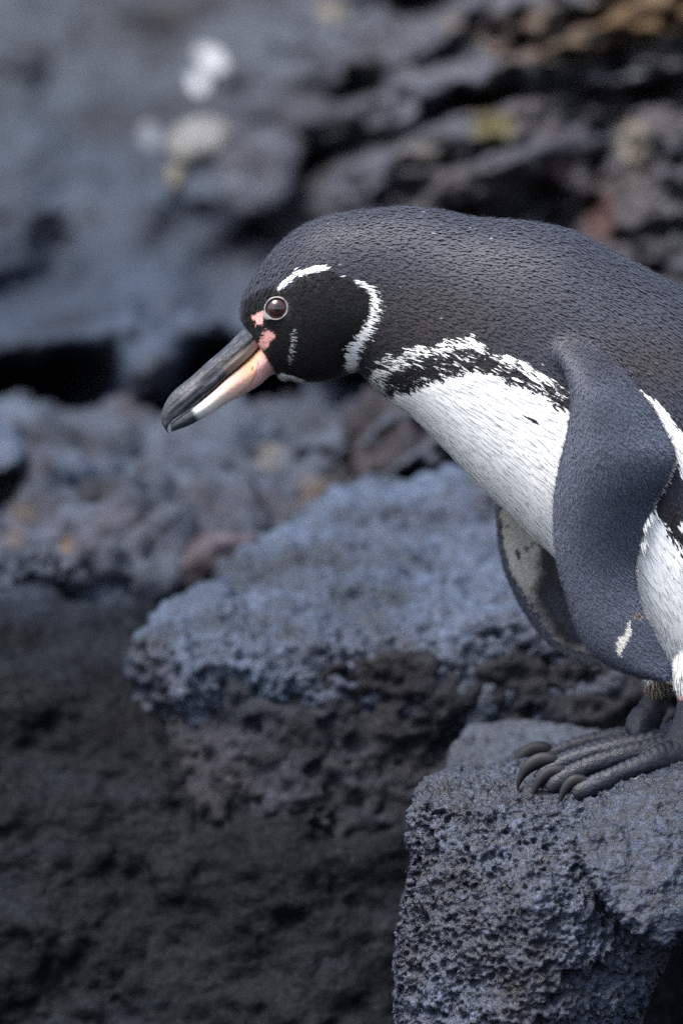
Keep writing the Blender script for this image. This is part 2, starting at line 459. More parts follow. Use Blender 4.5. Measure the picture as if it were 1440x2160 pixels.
# dark rock filling the lower left
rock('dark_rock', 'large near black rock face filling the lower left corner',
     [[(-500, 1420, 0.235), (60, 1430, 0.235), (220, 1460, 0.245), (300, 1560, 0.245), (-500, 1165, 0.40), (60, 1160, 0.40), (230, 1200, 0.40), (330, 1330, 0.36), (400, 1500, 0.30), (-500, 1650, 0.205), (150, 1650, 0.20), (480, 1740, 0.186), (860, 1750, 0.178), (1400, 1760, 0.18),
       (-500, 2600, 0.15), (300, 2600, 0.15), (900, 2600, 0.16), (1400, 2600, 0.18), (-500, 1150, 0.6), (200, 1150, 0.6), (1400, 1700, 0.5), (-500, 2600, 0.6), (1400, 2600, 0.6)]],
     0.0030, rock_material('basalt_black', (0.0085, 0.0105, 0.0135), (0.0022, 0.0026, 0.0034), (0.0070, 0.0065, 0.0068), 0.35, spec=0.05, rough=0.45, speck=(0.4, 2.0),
        zones=[(W(120, 1165, 0.38), (0.10, 0.2, 0.020), (3.4, 3.7, 4.2))]), 41, round_it=40, big=0.026, big_s=8, mid=0.010, mid_s=34, ridge=0.0025, ridge_s=70, pits=0.0022, pit_s=80, fine=0.0022, fine_s=170)  # the zone lightens the top edge towards the rubble's tone
# rubble between the ledge and the dark crevice
rock('rubble_bank', 'bumpy grey brown rubble bank left of the ledge, flecked with orange',
     [[(-500, 1170, 0.36), (100, 1180, 0.35), (330, 1250, 0.36), (700, 1180, 0.45), (-500, 1010, 0.52), (60, 1010, 0.52), (150, 960, 0.56), (400, 945, 0.60), (600, 925, 0.64), (760, 905, 0.66), (900, 960, 0.64), (900, 1100, 0.5),
       (-500, 1300, 0.5), (900, 1300, 0.5), (-500, 1300, 0.75), (900, 1300, 0.75), (-500, 1010, 0.75), (900, 905, 0.75)]],
     0.0045, rock_material('basalt_rubble', (0.052, 0.066, 0.094), (0.011, 0.0125, 0.016), (0.028, 0.020, 0.020), 0.55, spec=0.15, stains=
        [stain(662, 975, 0.62, 50, 30, 0.4, (0.085, 0.058, 0.036), 0.4), stain(40, 1112, 0.42, 28, 24, 0.12, (0.085, 0.058, 0.036), 0.4), stain(150, 1125, 0.42, 26, 20, 0.1, OCHRE, 0.6), stain(570, 940, 0.62, 60, 24, 0.12, CREAM, 0.4)]),
     61, round_it=8, big=0.040, big_s=11, mid=0.022, mid_s=32, ridge=0.009, ridge_s=38, pits=0.004, pit_s=60, fine=0.006, fine_s=100)
rock('red_boulder', 'small rounded reddish grey boulder wedged above the ledge',
     [[(365, 1190, 0.36), (390, 1150, 0.37), (470, 1130, 0.37), (545, 1135, 0.38), (565, 1170, 0.38), (520, 1230, 0.37), (400, 1245, 0.36), (375, 1230, 0.36), (400, 1140, 0.44), (550, 1130, 0.44), (450, 1250, 0.44)]],
     0.003, M_RED, 71, big=0.006, big_s=30, mid=0.004, mid_s=90, fine=0.001, fine_s=200)
rock('brown_rock', 'dark purplish brown rock behind the penguin\'s breast',
     [[(700, 880, 0.55), (760, 820, 0.56), (900, 840, 0.56), (1150, 900, 0.55), (740, 1010, 0.50), (900, 1020, 0.49), (1150, 1020, 0.49), (740, 880, 0.7), (1150, 840, 0.7), (740, 1050, 0.7), (1150, 1050, 0.7)]],
     0.004, rock_material('basalt_brown', (0.040, 0.036, 0.044), (0.012, 0.0105, 0.0125), (0.030, 0.018, 0.017), 0.6, spec=0.12), 81, big=0.016, mid=0.009, ridge=0.006, ridge_s=30)

# single stones on the slope
rock('rounded_rock', 'rounded grey rock cut by the left edge below the bill',
     [[(-300, 900, 0.5), (20, 900, 0.5), (60, 960, 0.48), (30, 1010, 0.47), (-300, 1010, 0.47), (-300, 880, 0.6), (30, 880, 0.6), (-300, 1060, 0.6), (50, 1060, 0.6)]],
     0.005, M_SHELF, 105, big=0.01, mid=0.005)
rock('upright_rock', 'upright rounded grey rock above the penguin\'s bill and brow',
     [[(455, 320, 0.86), (500, 285, 0.88), (600, 280, 0.88), (640, 330, 0.87), (610, 420, 0.85), (560, 465, 0.84), (480, 460, 0.84), (450, 400, 0.85), (470, 290, 1.0), (630, 290, 1.0), (560, 470, 1.0)]],
     0.005, rock_material('basalt_upright', (0.062, 0.068, 0.084), (0.022, 0.023, 0.027), (0.045, 0.028, 0.026), 0.6, spec=0.12), 111, big=0.012, mid=0.006)
rock('ochre_rock', 'small pale and olive stained stone left above the penguin\'s head',
     [[(350, 300, 0.90), (420, 255, 0.92), (485, 265, 0.92), (490, 300, 0.90), (420, 335, 0.88), (370, 345, 0.88), (400, 260, 1.0), (480, 260, 1.0), (380, 340, 1.0)]],
     0.005, rock_material('stone_ochre', (0.15, 0.15, 0.15), (0.06, 0.057, 0.05), (0.05, 0.042, 0.012), 0.8), 121, big=0.008, mid=0.005)
rock('cream_stone', 'little cream and yellow stone under the olive stained stone',
     [[(352, 350, 0.87), (385, 345, 0.87), (395, 390, 0.86), (370, 415, 0.86), (350, 395, 0.86), (360, 350, 0.92), (390, 350, 0.92), (370, 410, 0.92)]],
     0.004, rock_material('stone_cream', (0.14, 0.125, 0.09), (0.06, 0.05, 0.03), (0.08, 0.06, 0.015), 0.7), 131, big=0.005, mid=0.003)

# ------------------------------------------------------------------ the penguin
def P3(u, v, dpx):
    """bird space: pixel position, depth in pixels"""
    u = np.asarray(u, float); v = np.asarray(v, float); d = np.asarray(dpx, float) * S
    return ORIGIN + ((u - 720) * S)[..., None] * RIGHT + ((1080 - v) * S)[..., None] * UP + d[..., None] * FWD

def bird_uv(p):
    q = np.asarray(p) - ORIGIN
    return (q @ RIGHT) / S + 720, 1080 - (q @ UP) / S, (q @ FWD) / S

def loft(stations, nst, nring, section):
    """stations -> closed tube; section(row, angles) -> (n,3) pixel-space points"""
    st = catmull(stations, nst)
    th = np.linspace(0, 2 * np.pi, nring, endpoint=False)
    V = np.concatenate([section(r, th) for r in st])
    F = []
    for i in range(nst - 1):
        a = i * nring + np.arange(nring); b = i * nring + (np.arange(nring) + 1) % nring
        F.append(np.stack([a, b, b + nring, a + nring], 1))
    F = [tuple(f) for f in np.concatenate(F)]
    c0 = V[:nring].mean(0); c1 = V[-nring:].mean(0); n = len(V)
    V = np.vstack([V, c0, c1])
    F += [(n, (k + 1) % nring, k) for k in range(nring)]
    o = (nst - 1) * nring
    F += [(n + 1, o + k, o + (k + 1) % nring) for k in range(nring)]
    return V, F

def to_world(V):
    return P3(V[:, 0], V[:, 1], V[:, 2])

def spow(x, e): return np.sign(x) * np.abs(x) ** e

# trunk, neck and head: top outline, under outline, half width
TRUNK = [(538, 690, 586, 790, 24), (514, 684, 592, 800, 44), (506, 660, 606, 798, 64), (515, 622, 640, 804, 80), (540, 578, 672, 804, 94), (576, 529, 700, 799, 106), (622, 488, 726, 790, 116),
         (680, 458, 743, 785, 122), (740, 447, 756, 783, 127), (800, 440, 770, 792, 131), (862, 436, 790, 814, 138), (930, 444, 822, 843, 150), (1000, 459, 866, 874, 166), (1070, 464, 915, 919, 184),
         (1140, 472, 965, 972, 200), (1212, 490, 1016, 1025, 214), (1290, 530, 1070, 1076, 226), (1370, 572, 1120, 1125, 236), (1450, 615, 1172, 1174, 242), (1530, 670, 1226, 1232, 244),
         (1610, 750, 1276, 1298, 240), (1680, 840, 1326, 1362, 230), (1740, 950, 1372, 1412, 212), (1780, 1080, 1425, 1444, 186), (1800, 1200, 1490, 1462, 150), (1802, 1320, 1580, 1475, 108),
         (1795, 1420, 1665, 1488, 66), (1785, 1480, 1725, 1520, 26)]
def trunk_sec(r, th):
    T = r[0:2]; B = r[2:4]; c = (T + B) / 2; h = (T - B) / 2
    cs = spow(np.cos(th), 0.92); sn = spow(np.sin(th), 0.88)
    p = c + cs[:, None] * h
    return np.column_stack([p, sn * r[4]])
TV, TF = loft(TRUNK, 220, 96, trunk_sec)

# flippers: leading edge, trailing edge, their depths, half thickness
FLIP_NEAR = [(1150, 690, 1290, 690, -150, -160, 20), (1163, 738, 1312, 765, -222, -215, 25), (1188, 798, 1346, 826, -262, -242, 25), (1199, 850, 1374, 860, -276, -252, 24), (1194, 905, 1402, 903, -284, -258, 22),
             (1181, 962, 1426, 962, -288, -272, 20), (1168, 1025, 1412, 1012, -290, -262, 19), (1163, 1085, 1378, 1068, -292, -244, 18), (1166, 1145, 1355, 1138, -294, -228, 17), (1175, 1205, 1343, 1196, -292, -226, 16),
             (1193, 1265, 1347, 1246, -286, -240, 15), (1212, 1323, 1358, 1290, -280, -258, 14), (1244, 1378, 1384, 1340, -273, -260, 13), (1294, 1412, 1405, 1380, -268, -256, 12), (1350, 1432, 1418, 1410, -263, -254, 10), (1396, 1438, 1416, 1432, -259, -252, 7)]
FLIP_FAR = [(1090, 840, 1230, 830, 130, 140, 20), (1075, 900, 1225, 890, 205, 200, 24), (1056, 970, 1215, 960, 250, 235, 24), (1046, 1030, 1205, 1010, 275, 250, 22), (1042, 1080, 1205, 1070, 290, 262, 20), (1048, 1140, 1215, 1130, 300, 270, 19),
            (1060, 1200, 1235, 1190, 303, 276, 18), (1086, 1262, 1262, 1240, 304, 280, 17), (1120, 1320, 1290, 1285, 303, 280, 16), (1162, 1366, 1320, 1325, 300, 280, 14), (1215, 1394, 1345, 1360, 296, 280, 12), (1275, 1409, 1366, 1390, 292, 280, 10), (1330, 1416, 1376, 1408, 286, 278, 6)]
def flip_sec(sign):
    def sec(r, th):
        x = (1 - np.cos(th)) / 2                       # 0 leading, 1 trailing
        prof = np.where(x < 0.3, np.sqrt(np.clip(x / 0.3, 0, 1) * (2 - np.clip(x / 0.3, 0, 1))), 1 - 0.80 * ((x - 0.3) / 0.7) ** 1.1)
        prof = prof * np.sign(np.sin(th)) * np.minimum(1, np.abs(np.sin(th)) * 6)
        cam_ = 14 * np.sin(np.pi * x)                  # a gentle camber
        u = r[0] + (r[2] - r[0]) * x; v = r[1] + (r[3] - r[1]) * x; d = r[4] + (r[5] - r[4]) * x
        d = d + sign * cam_ + prof * r[6]
        k = 1 + d * S / D                              # the outline was read in perspective
        return np.column_stack([720 + (u - 720) * k, 1080 + (v - 1080) * k, d])
    return sec
NV, NF = loft(FLIP_NEAR, 120, 48, flip_sec(-1))
FV, FF = loft(FLIP_FAR, 120, 48, flip_sec(1))

# short feathered thighs
def tube_sec(r, th):
    # r: u v d ru rd and axis given by neighbours is ignored: rings lie in the level plane
    return np.column_stack([r[0] + np.cos(th) * r[3], r[1] + 0 * th, r[2] + np.sin(th) * r[4]])
THIGH_N = [(1480, 1330, -95, 60, 60), (1470, 1390, -110, 58, 58), (1462, 1425, -116, 46, 48), (1455, 1452, -118, 34, 36)]
THIGH_F = [(1480, 1330, 95, 60, 60), (1440, 1390, 110, 56, 58), (1408, 1425, 118, 40, 46), (1396, 1450, 120, 28, 32)]
HV, HF = loft(THIGH_N, 30, 32, tube_sec)
GV, GF = loft(THIGH_F, 30, 32, tube_sec)

def build_body():
    bm = bmesh.new()
    for V, F in ((TV, TF), (NV, NF), (FV, FF), (HV, HF), (GV, GF)):
        m = mesh_from('t', to_world(V), F); bm.from_mesh(m); bpy.data.meshes.remove(m)
    bmesh.ops.recalc_face_normals(bm, faces=bm.faces)
    me = remeshed(bm, 0.00115)
    # blend the seams where the flippers leave the shoulders
    v = get_v(me); u, w, d = bird_uv(v)
    seam = np.exp(-(((u - 1225) / 110) ** 2 + ((w - 760) / 75) ** 2)) * (d < -60)
    seam = np.maximum(seam, np.exp(-(((u - 1150) / 110) ** 2 + ((w - 900) / 75) ** 2)) * (d > 60))
    smooth_mesh(me, 3, 0.5)
    smooth_mesh(me, 45, 0.6, np.clip(seam * 1.6, 0, 1))
    return me

BIRD = bpy.data.objects.new('penguin', None)
COL.objects.link(BIRD)
BIRD.empty_display_size = 0.05
BIRD.location = Vector(P3(1400, 1640, 0))
tag(BIRD, 'slate grey and white penguin leaning forward on the pitted rock', 'penguin')

body_me = build_body()
BVs = get_v(body_me); BNs = get_n(body_me)
body_u, body_v, body_d = bird_uv(BVs)
body_bvh = BVHTree.FromPolygons([Vector(p) for p in BVs], [tuple(p.vertices) for p in body_me.polygons])
def bvh_of(V, F):
    return BVHTree.FromPolygons([Vector(p) for p in to_world(V)], F)
trunk_bvh = bvh_of(TV, TF); near_bvh = bvh_of(NV, NF); far_bvh = bvh_of(FV, FF)

def region_of(pts):
    """0 trunk and head, 1 near flipper, 2 far flipper"""
    r = np.zeros(len(pts), int)
    u, v, d = bird_uv(pts)
    for i in np.nonzero((u > 1020) & (u < 1460) & (v > 670) & (v < 1445))[0]:
        p = Vector(pts[i])
        a = trunk_bvh.find_nearest(p)[3]
        if d[i] < 0:
            if near_bvh.find_nearest(p)[3] < a - 0.0002: r[i] = 1
        elif far_bvh.find_nearest(p)[3] < a - 0.0002: r[i] = 2
    return r

# ---- plumage colours, read off the photograph; every region has its own shape on the bird
WHITE = np.array([0.86, 0.855, 0.825])
SLATE = np.array([0.030, 0.0335, 0.046]); BROWN = np.array([0.031, 0.0275, 0.029]); BLACK = np.array([0.0055, 0.0052, 0.0056])
FLIP = np.array([0.060, 0.070, 0.098]); CREAMY = np.array([0.45, 0.43, 0.375]); PINK = np.array([0.62, 0.30, 0.27])
FACE = [(512, 640), (560, 612), (600, 618), (640, 585), (690, 574), (735, 592), (775, 612), (782, 645), (768, 690), (745, 725), (728, 770), (700, 806), (640, 812), (560, 808), (520, 720)]
BELLY = [(790, 856), (817, 841), (859, 827), (887, 814), (949, 797), (996, 788), (1024, 799), (1067, 811), (1100, 826), (1138, 841), (1161, 863), (1199, 882), (1290, 960), (1372, 1078), (1440, 1190), (1530, 1345), (1640, 1560),
         (1200, 1700), (700, 1100)]
BROW = [(588, 615), (600, 600), (620, 583), (645, 576), (668, 572), (690, 568)]
NAPE = [(716, 585), (735, 590), (755, 600), (775, 610), (787, 632), (784, 660), (774, 690), (756, 718), (742, 742), (738, 775)]
SPECK = [(778, 815), (800, 785), (838, 762), (890, 742), (945, 728), (985, 722), (1012, 742)]
SPECK2 = [(1042, 752), (1066, 762), (1095, 776), (1122, 796), (1150, 808), (1172, 832)]
FLANK = [(1340, 828), (1372, 856), (1402, 905), (1440, 975), (1500, 1090), (1570, 1230)]
CHIN = [(565, 798), (600, 795), (640, 806)]

def n2(p, sc, seed): return vnoise(np.column_stack([p * sc, np.full(len(p), 0.37)]), seed)

def plumage(pts, reg, jit=0.0, seed=1):
    """base colour and kind of feather (0 slate, 1 white, 2 flipper, 3 face) for points on the bird"""
    u, v, d = bird_uv(pts)
    p = np.column_stack([u, v])
    if jit: p = p + RNG.normal(0, jit, p.shape)
    n = len(p)
    fine = n2(p, 0.09, seed); mid = n2(p, 0.03, seed + 3)
    brown = np.exp(-(((p[:, 0] - 880) / 190) ** 2 + ((p[:, 1] - 690) / 95) ** 2))
    brown = np.maximum(brown, 0.7 * np.exp(-(((p[:, 0] - 1350) / 110) ** 2 + ((p[:, 1] - 770) / 60) ** 2)))
    col = SLATE + (BROWN - SLATE) * np.clip(brown * 1.2, 0, 1)[:, None]
    kind = np.zeros(n, int)
    # black face
    f = sstep(-7, 7, sdist(p, FACE) + 3 * fine) * (np.abs(d) > 14)
    crown = sstep(618, 590, p[:, 1] + 0.35 * (p[:, 0] - 560))
    f = np.clip(f * (1 - 0.0 * crown), 0, 1)
    fc = BLACK + (np.array([0.0135, 0.0118, 0.0120]) - BLACK) * np.clip(sstep(690, 800, p[:, 1]) + 0.25 * mid, 0, 1)[:, None]
    col = col + (fc - col) * f[:, None]
    kind[(f > 0.5) | ((p[:, 0] < 640) & (p[:, 1] < 640))] = 3
    # white brow and nape lines
    dist, t = polyline_dist(p, BROW)
    w = np.interp(t, [0, 0.25, 0.6, 0.9, 1], [2.5, 5, 6.5, 5.5, 2])
    m = (dist < w * (0.7 + 0.5 * RNG.random(n)) + 2.5 * fine)
    dist, t = polyline_dist(p, NAPE)
    w = np.interp(t, [0, 0.1, 0.22, 0.32, 0.45, 0.6, 0.75, 0.88, 1], [1.2, 2.8, 3.4, 6, 6.8, 7.2, 9, 13, 12])
    soft = RNG.random(n)
    m2 = dist < w * (0.50 + 1.0 * soft ** 1.5 * sstep(0.1, 0.5, t)) + 3.2 * fine - 3.5 * ((t > 0.09) & (t < 0.15))
    dist, t = polyline_dist(p, CHIN)
    m3 = dist < np.interp(t, [0, 0.5, 1], [7, 8, 3]) + 2 * fine
    lip, t = polyline_dist(p, [(619, 700), (616, 735), (609, 762)])
    m4 = (lip < 5.5) & (RNG.random(n) < 0.55)
    wl = (m | m2 | m3) & (reg == 0)
    col[wl] = WHITE * 0.92
    col[m4 & (reg == 0) & ~wl] = WHITE * 0.3
    # speckled collar above the dark breast band
    for line, ws, dens in ((SPECK, [34, 36, 30, 22, 20, 19, 9], 0.30), (SPECK2, [10, 17, 13, 15, 12, 7], 0.16)):
        dist, t = polyline_dist(p, line)
        w = np.interp(t, np.linspace(0, 1, len(ws)), ws)
        cl = n2(p, 0.075, seed + 8) + 0.6 * n2(p, 0.16, seed + 9)
        k = (dist < w * (0.55 + 0.75 * soft)) & (cl > -0.45 + 1.15 * (dist / w) ** 1.4 + dens - 0.30) & (RNG.random(n) < (0.66 if jit else 0.3)) & (reg == 0)
        col[k] = WHITE * 0.92
    # belly
    b = sdist(p, BELLY) + 6 * fine + 4 * mid
    b = b + (RNG.normal(0, 6.5, n) if jit else 0)
    band = (b < 0) & (b > -42) & (reg == 0) & (p[:, 0] > 770) & (p[:, 1] > 735)
    dark = np.array([0.020, 0.018, 0.020])
    k = band & (np.abs(col - WHITE * 0.92).sum(1) > 0.02)
    col[k] = dark
    fleck = band & (RNG.random(n) < 0.30) & (n2(p, 0.11, seed + 14) > 0.22) & (p[:, 0] < 1250)
    col[fleck] = WHITE * 0.7
    wb = (b > 0) & (reg == 0)
    col[wb] = WHITE
    kind[wb] = 1
    sp = np.hypot(p[:, 0] - 1103, (p[:, 1] - 882) * 0.9) < 8 + 3 * fine
    col[sp & (reg == 0)] = dark
    fl, t = polyline_dist(p, FLANK)
    w = np.interp(t, [0, 0.2, 0.45, 0.6, 1], [2, 7, 16, 26, 34])
    k = (fl < w + 4 * fine) & (reg == 0) & (b < -10)
    col[k] = WHITE * 0.95
    wsp = np.hypot(p[:, 0] - 1430, p[:, 1] - 1108) < 9 + 3 * fine
    col[wsp & (reg == 0)] = WHITE * 0.9
    tan = (p[:, 1] > 1415) & (d > 40) & (reg == 0)
    col[tan] = np.array([0.17, 0.14, 0.11]) * (0.7 + 0.6 * soft[tan])[:, None]
    # near flipper
    k = reg == 1
    xr = np.clip((p[:, 0] - np.interp(p[:, 1], [690, 850, 1085, 1265, 1430], [1150, 1199, 1163, 1193, 1380])) / 190, 0, 1)
    rows = np.sin(2 * np.pi * (p[:, 1] - (0.10 + 0.42 * xr) * p[:, 0] + 5 * mid) / 8.6)
    root = sstep(860, 700, p[:, 1] + 20 * mid)[:, None]
    fb = FLIP + (col - FLIP) * root * (col.mean(1) < 0.1)[:, None]
    col[k] = (fb * (1 + 0.12 * mid + 0.38 * rows * (0.25 + 0.75 * xr))[:, None])[k]
    kind[k] = 2
    mark = inside(p, [(1315, 1303), (1320, 1324), (1313, 1346), (1302, 1361), (1297, 1384), (1289, 1368), (1290, 1345), (1305, 1332)]) & k & (d < -250)
    col[mark] = np.array([0.52, 0.50, 0.44])
    te, t = polyline_dist(p, [(720 + (r[2] - 720) * 0.985, 1080 + (r[3] - 1080) * 0.985) for r in FLIP_NEAR[5:]])
    pale = k & (te < 3.2) & (t < 0.45) & (soft < 0.75)
    col[pale] = np.array([0.40, 0.36, 0.34])
    tuft = k & (np.hypot((p[:, 0] - 1338) / 18, (p[:, 1] - 1296) / 7) < 1) & (soft < 0.6)
    col[tuft] = np.where(soft[tuft][:, None] < 0.3, np.array([0.30, 0.22, 0.13]), np.array([0.016, 0.016, 0.02]))
    # outer face of the far flipper is slate; its inner face cream with a dark rear and spots
    k = reg == 2
    lead, _ = polyline_dist(p, [(r[0], r[1]) for r in FLIP_FAR])
    cream = sstep(14, 22, lead + 4 * fine) * sstep(1000, 1060, p[:, 1] + 8 * mid)
    width = np.interp(p[:, 1], [1000, 1060, 1150, 1220, 1260, 1330, 1400], [92, 98, 92, 72, 44, 32, 22])
    cream = cream * sstep(width + 10, width - 14, lead + 10 * mid + 6 * fine)
    cream = cream * np.interp(p[:, 1], [1210, 1250, 1320, 1370, 1400], [1, 0.75, 0.45, 0.7, 0.2])
    spots = worley(np.column_stack([p[:, 0] / 19, p[:, 1] / 15, np.zeros(n)]), 4)
    spot = (spots[0] < 0.33) & (spots[1] < 0.34 + 0.35 * sstep(30, 65, lead))
    cream = np.where(spot, cream * 0.08, cream)
    dk = np.array([0.028, 0.030, 0.036])
    rim = lead < 5
    fcol = dk + (CREAMY - dk) * cream[:, None]
    fcol[lead < 14] = np.array([0.10, 0.11, 0.13])
    fcol[rim] = np.where((p[:, 1] < 1130)[:, None], np.array([0.36, 0.37, 0.38]), np.array([0.12, 0.12, 0.13]))[rim]
    inner = d < 292
    fcol[~inner & ~rim] = FLIP
    col[k] = fcol[k]
    kind[k] = 2
    return col, kind, p

# flow of the feathers
GUIDE = np.array([(512, 660, .15, -1), (525, 610, .45, -.9), (560, 550, .6, -.75), (640, 485, .9, -.35), (750, 455, 1, 0), (560, 610, .8, -.6), (640, 560, 1, -.2), (650, 650, 1, 0), (600, 700, .9, .1), (620, 770, 1, .25), (660, 780, 1, .1),
                  (720, 560, 1, .1), (780, 650, .95, .35), (740, 740, .95, .3), (850, 600, 1, .25), (800, 790, .85, -.35), (860, 770, .95, .0), (900, 470, 1, .12), (1100, 500, 1, .2), (1000, 620, 1, .3), (1300, 580, .88, .5), (1440, 700, .75, .65),
                  (900, 740, 1, .25), (980, 730, .95, .4), (900, 850, .85, .5), (1000, 900, .85, .5), (1000, 1000, .75, .65), (1100, 860, .9, .45), (1100, 1050, .65, .75), (1165, 1150, .6, .8), (1150, 800, .85, .55), (1150, 950, .75, .65), (1400, 1200, .42, .9), (1430, 1400, .05, 1),
                  (1420, 1040, .5, .85), (1500, 900, .6, .8), (1600, 1100, .4, .9), (1700, 1300, .2, 1), (1500, 1440, 0, 1)], float)
GUIDE_F = np.array([(1170, 740, .35, 1), (1250, 740, .5, .9), (1220, 850, .25, 1), (1300, 860, .5, .85), (1370, 930, .85, .5), (1200, 1000, .1, 1), (1290, 1000, .5, .85), (1390, 1010, .8, .6), (1180, 1150, .25, 1), (1260, 1150, .7, .7), (1335, 1150, .9, .45), (1230, 1290, .6, .8),
                    (1320, 1250, .9, .35), (1290, 1370, .8, .5), (1370, 1370, .85, .5)], float)
def flow(p, guide, sig):
    d2 = ((p[:, None, :] - guide[None, :, :2]) ** 2).sum(-1)
    w = 1 / (d2 + sig ** 2) ** 1.6
    g = (w[..., None] * guide[None, :, 2:]).sum(1)
    return g / np.linalg.norm(g, axis=1, keepdims=True)

def skin_free(p):
    """bare patches of the face and the eye: no feathers there"""
    a = inside(p, [(528, 668), (545, 662), (556, 655), (556, 690), (540, 690)]) | inside(p, [(534, 752), (545, 728), (553, 708), (558, 690), (563, 698), (578, 703), (581, 712), (572, 722), (566, 733), (556, 738), (551, 750), (540, 764)]) | inside(p, [(540, 800), (546, 765), (560, 763), (572, 772), (566, 790), (548, 806)])
    e = np.hypot(p[:, 0] - 584, p[:, 1] - 653) < 27
    return a, e

def make_plumage(name, which, label=None):
    tri = np.empty(len(body_me.polygons), int); body_me.polygons.foreach_get('loop_total', tri)
    cen = np.empty(len(body_me.polygons) * 3); body_me.polygons.foreach_get('center', cen); cen = cen.reshape(-1, 3)
    nor = np.empty(len(body_me.polygons) * 3); body_me.polygons.foreach_get('normal', nor); nor = nor.reshape(-1, 3)
    sel = np.nonzero(FREG == which)[0]
    u, v, d = bird_uv(cen[sel])
    facing = -(nor[sel] @ FWD)
    off = (u > 1500) | (facing < -0.45)
    dens = np.where(off, 0.25, 1.0)
    if which == 0:
        dens = dens * 1.0
        keep = (RNG.random(len(sel)) < dens)
    else:
        dens = dens * 1.6
        keep = RNG.random(len(sel)) < dens
    # second draw where more than one feather per cell is wanted
    s1 = sel[keep]
    extra = np.zeros(0, int)
    if which == 0:
        um, vm, dm = bird_uv(cen[sel])
        dense = ~off
        extra = np.concatenate([sel[dense], sel[dense & (RNG.random(len(sel)) < 0.7)]])
    else:
        extra = np.concatenate([sel[~off], sel[~off & (RNG.random(len(sel)) < 0.6)]])
    idx = np.concatenate([s1, extra])
    base = cen[idx] + RNG.normal(0, 0.00045, (len(idx), 3)); N = nor[idx].copy()
    col, kind, p = plumage(base, np.full(len(idx), which), 1.2, 5)
    a, e = skin_free(p)
    hid = inside(p, [(500, 697), (530, 692), (552, 700), (548, 722), (570, 738), (548, 766), (556, 808), (500, 860), (330, 920)])
    ok = ~((kind == 1) & (RNG.random(len(kind)) < 0.35)) & ~(a | e | hid) & (p[:, 1] < 1462 + RNG.normal(0, 4, len(p)))
    base, N, col, kind, p = base[ok], N[ok], col[ok], kind[ok], p[ok]
    n = len(base)
    fl = np.vstack([flow(c, GUIDE if which == 0 else GUIDE_F, 45) for c in np.array_split(p, max(1, n // 20000))])
    if which == 2: fl = flow(p, np.array([(1050, 1050, .1, 1), (1080, 1250, .4, .9), (1150, 1340, .7, .7), (1180, 1150, .6, .8), (1300, 1390, .9, .4)], float), 60)
    ang = RNG.normal(0, 1, n) * np.array([0.10, 0.08, 0.09, 0.13])[kind]
    fl = np.column_stack([fl[:, 0] * np.cos(ang) - fl[:, 1] * np.sin(ang), fl[:, 0] * np.sin(ang) + fl[:, 1] * np.cos(ang)])
    T = fl[:, :1] * RIGHT - fl[:, 1:] * UP
    T = T - N * (T * N).sum(1, keepdims=True)
    T /= np.maximum(np.linalg.norm(T, axis=1, keepdims=True), 1e-6)
    B = np.cross(N, T)
    L = np.array([0.0024, 0.0080, 0.0014, 0.0019])[kind]; Wd = np.array([0.00072, 0.0011, 0.00045, 0.00055])[kind]
    head = sstep(900, 640, p[:, 0]); L = np.where(kind == 0, L * (1 - 0.38 * head), L); Wd = np.where(kind == 0, Wd * (1 - 0.35 * head), Wd)
    iswl = (col.mean(1) > 0.35) & (kind != 1) & (which == 0)
    L = np.where(iswl, 0.0032 + 0.0016 * (p[:, 0] > 770), L); Wd = np.where(iswl, 0.00050, Wd)
    L = L * RNG.uniform(0.75, 1.2, n); Wd = Wd * RNG.uniform(0.8, 1.2, n)
    lift = np.array([0.055, 0.008, 0.035, 0.070])[kind] * RNG.uniform(0.5, 1.5, n)
    lift = lift + np.where((RNG.random(n) < 0.003) & (kind == 0), 0.25, 0)
    b = base + N * 0.0001
    mid_ = b + T * (L * 0.55)[:, None] + N * (L * lift * 0.75)[:, None]
    tip = b + T * L[:, None] + N * (L * lift * 0.85)[:, None]
    V = np.stack([b - B * (Wd * 0.35)[:, None], b + B * (Wd * 0.35)[:, None], mid_ + B * (Wd * 0.5)[:, None], mid_ - B * (Wd * 0.5)[:, None], tip], 1).reshape(-1, 3)
    k = np.arange(n)[:, None] * 5
    loops = np.concatenate([k + np.array([0, 1, 2, 3]), k + np.array([3, 2, 4])], 1).ravel()
    me = bpy.data.meshes.new(name)
    me.vertices.add(len(V)); me.vertices.foreach_set('co', V.ravel())
    me.loops.add(len(loops)); me.loops.foreach_set('vertex_index', loops.astype(np.int32))
    me.polygons.add(2 * n)
    ls = (np.arange(n)[:, None] * 7 + np.array([0, 4])).ravel()
    me.polygons.foreach_set('loop_start', ls.astype(np.int32))
    me.update(calc_edges=True)
    br = RNG.normal(1, 0.10, n).clip(0.6, 1.5)
    br = np.where(col.mean(1) > 0.4, 1 - np.abs(br - 1) * 0.25, br)
    fleck = (kind == 0) & (RNG.random(n) < 0.0012) & (col.mean(1) < 0.1)
    col[fleck] = np.array([0.17, 0.18, 0.20])
    dark = (col.mean(1) < 0.2)[:, None]
    c5 = np.repeat((col * br[:, None])[:, None, :], 5, 1)
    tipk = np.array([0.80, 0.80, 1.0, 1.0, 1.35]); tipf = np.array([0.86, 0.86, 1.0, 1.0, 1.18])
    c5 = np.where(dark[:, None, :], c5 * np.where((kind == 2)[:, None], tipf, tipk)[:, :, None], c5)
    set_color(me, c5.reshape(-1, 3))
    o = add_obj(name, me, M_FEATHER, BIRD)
    o['kind'] = 'stuff'
    if label: o['label'] = label
    return o

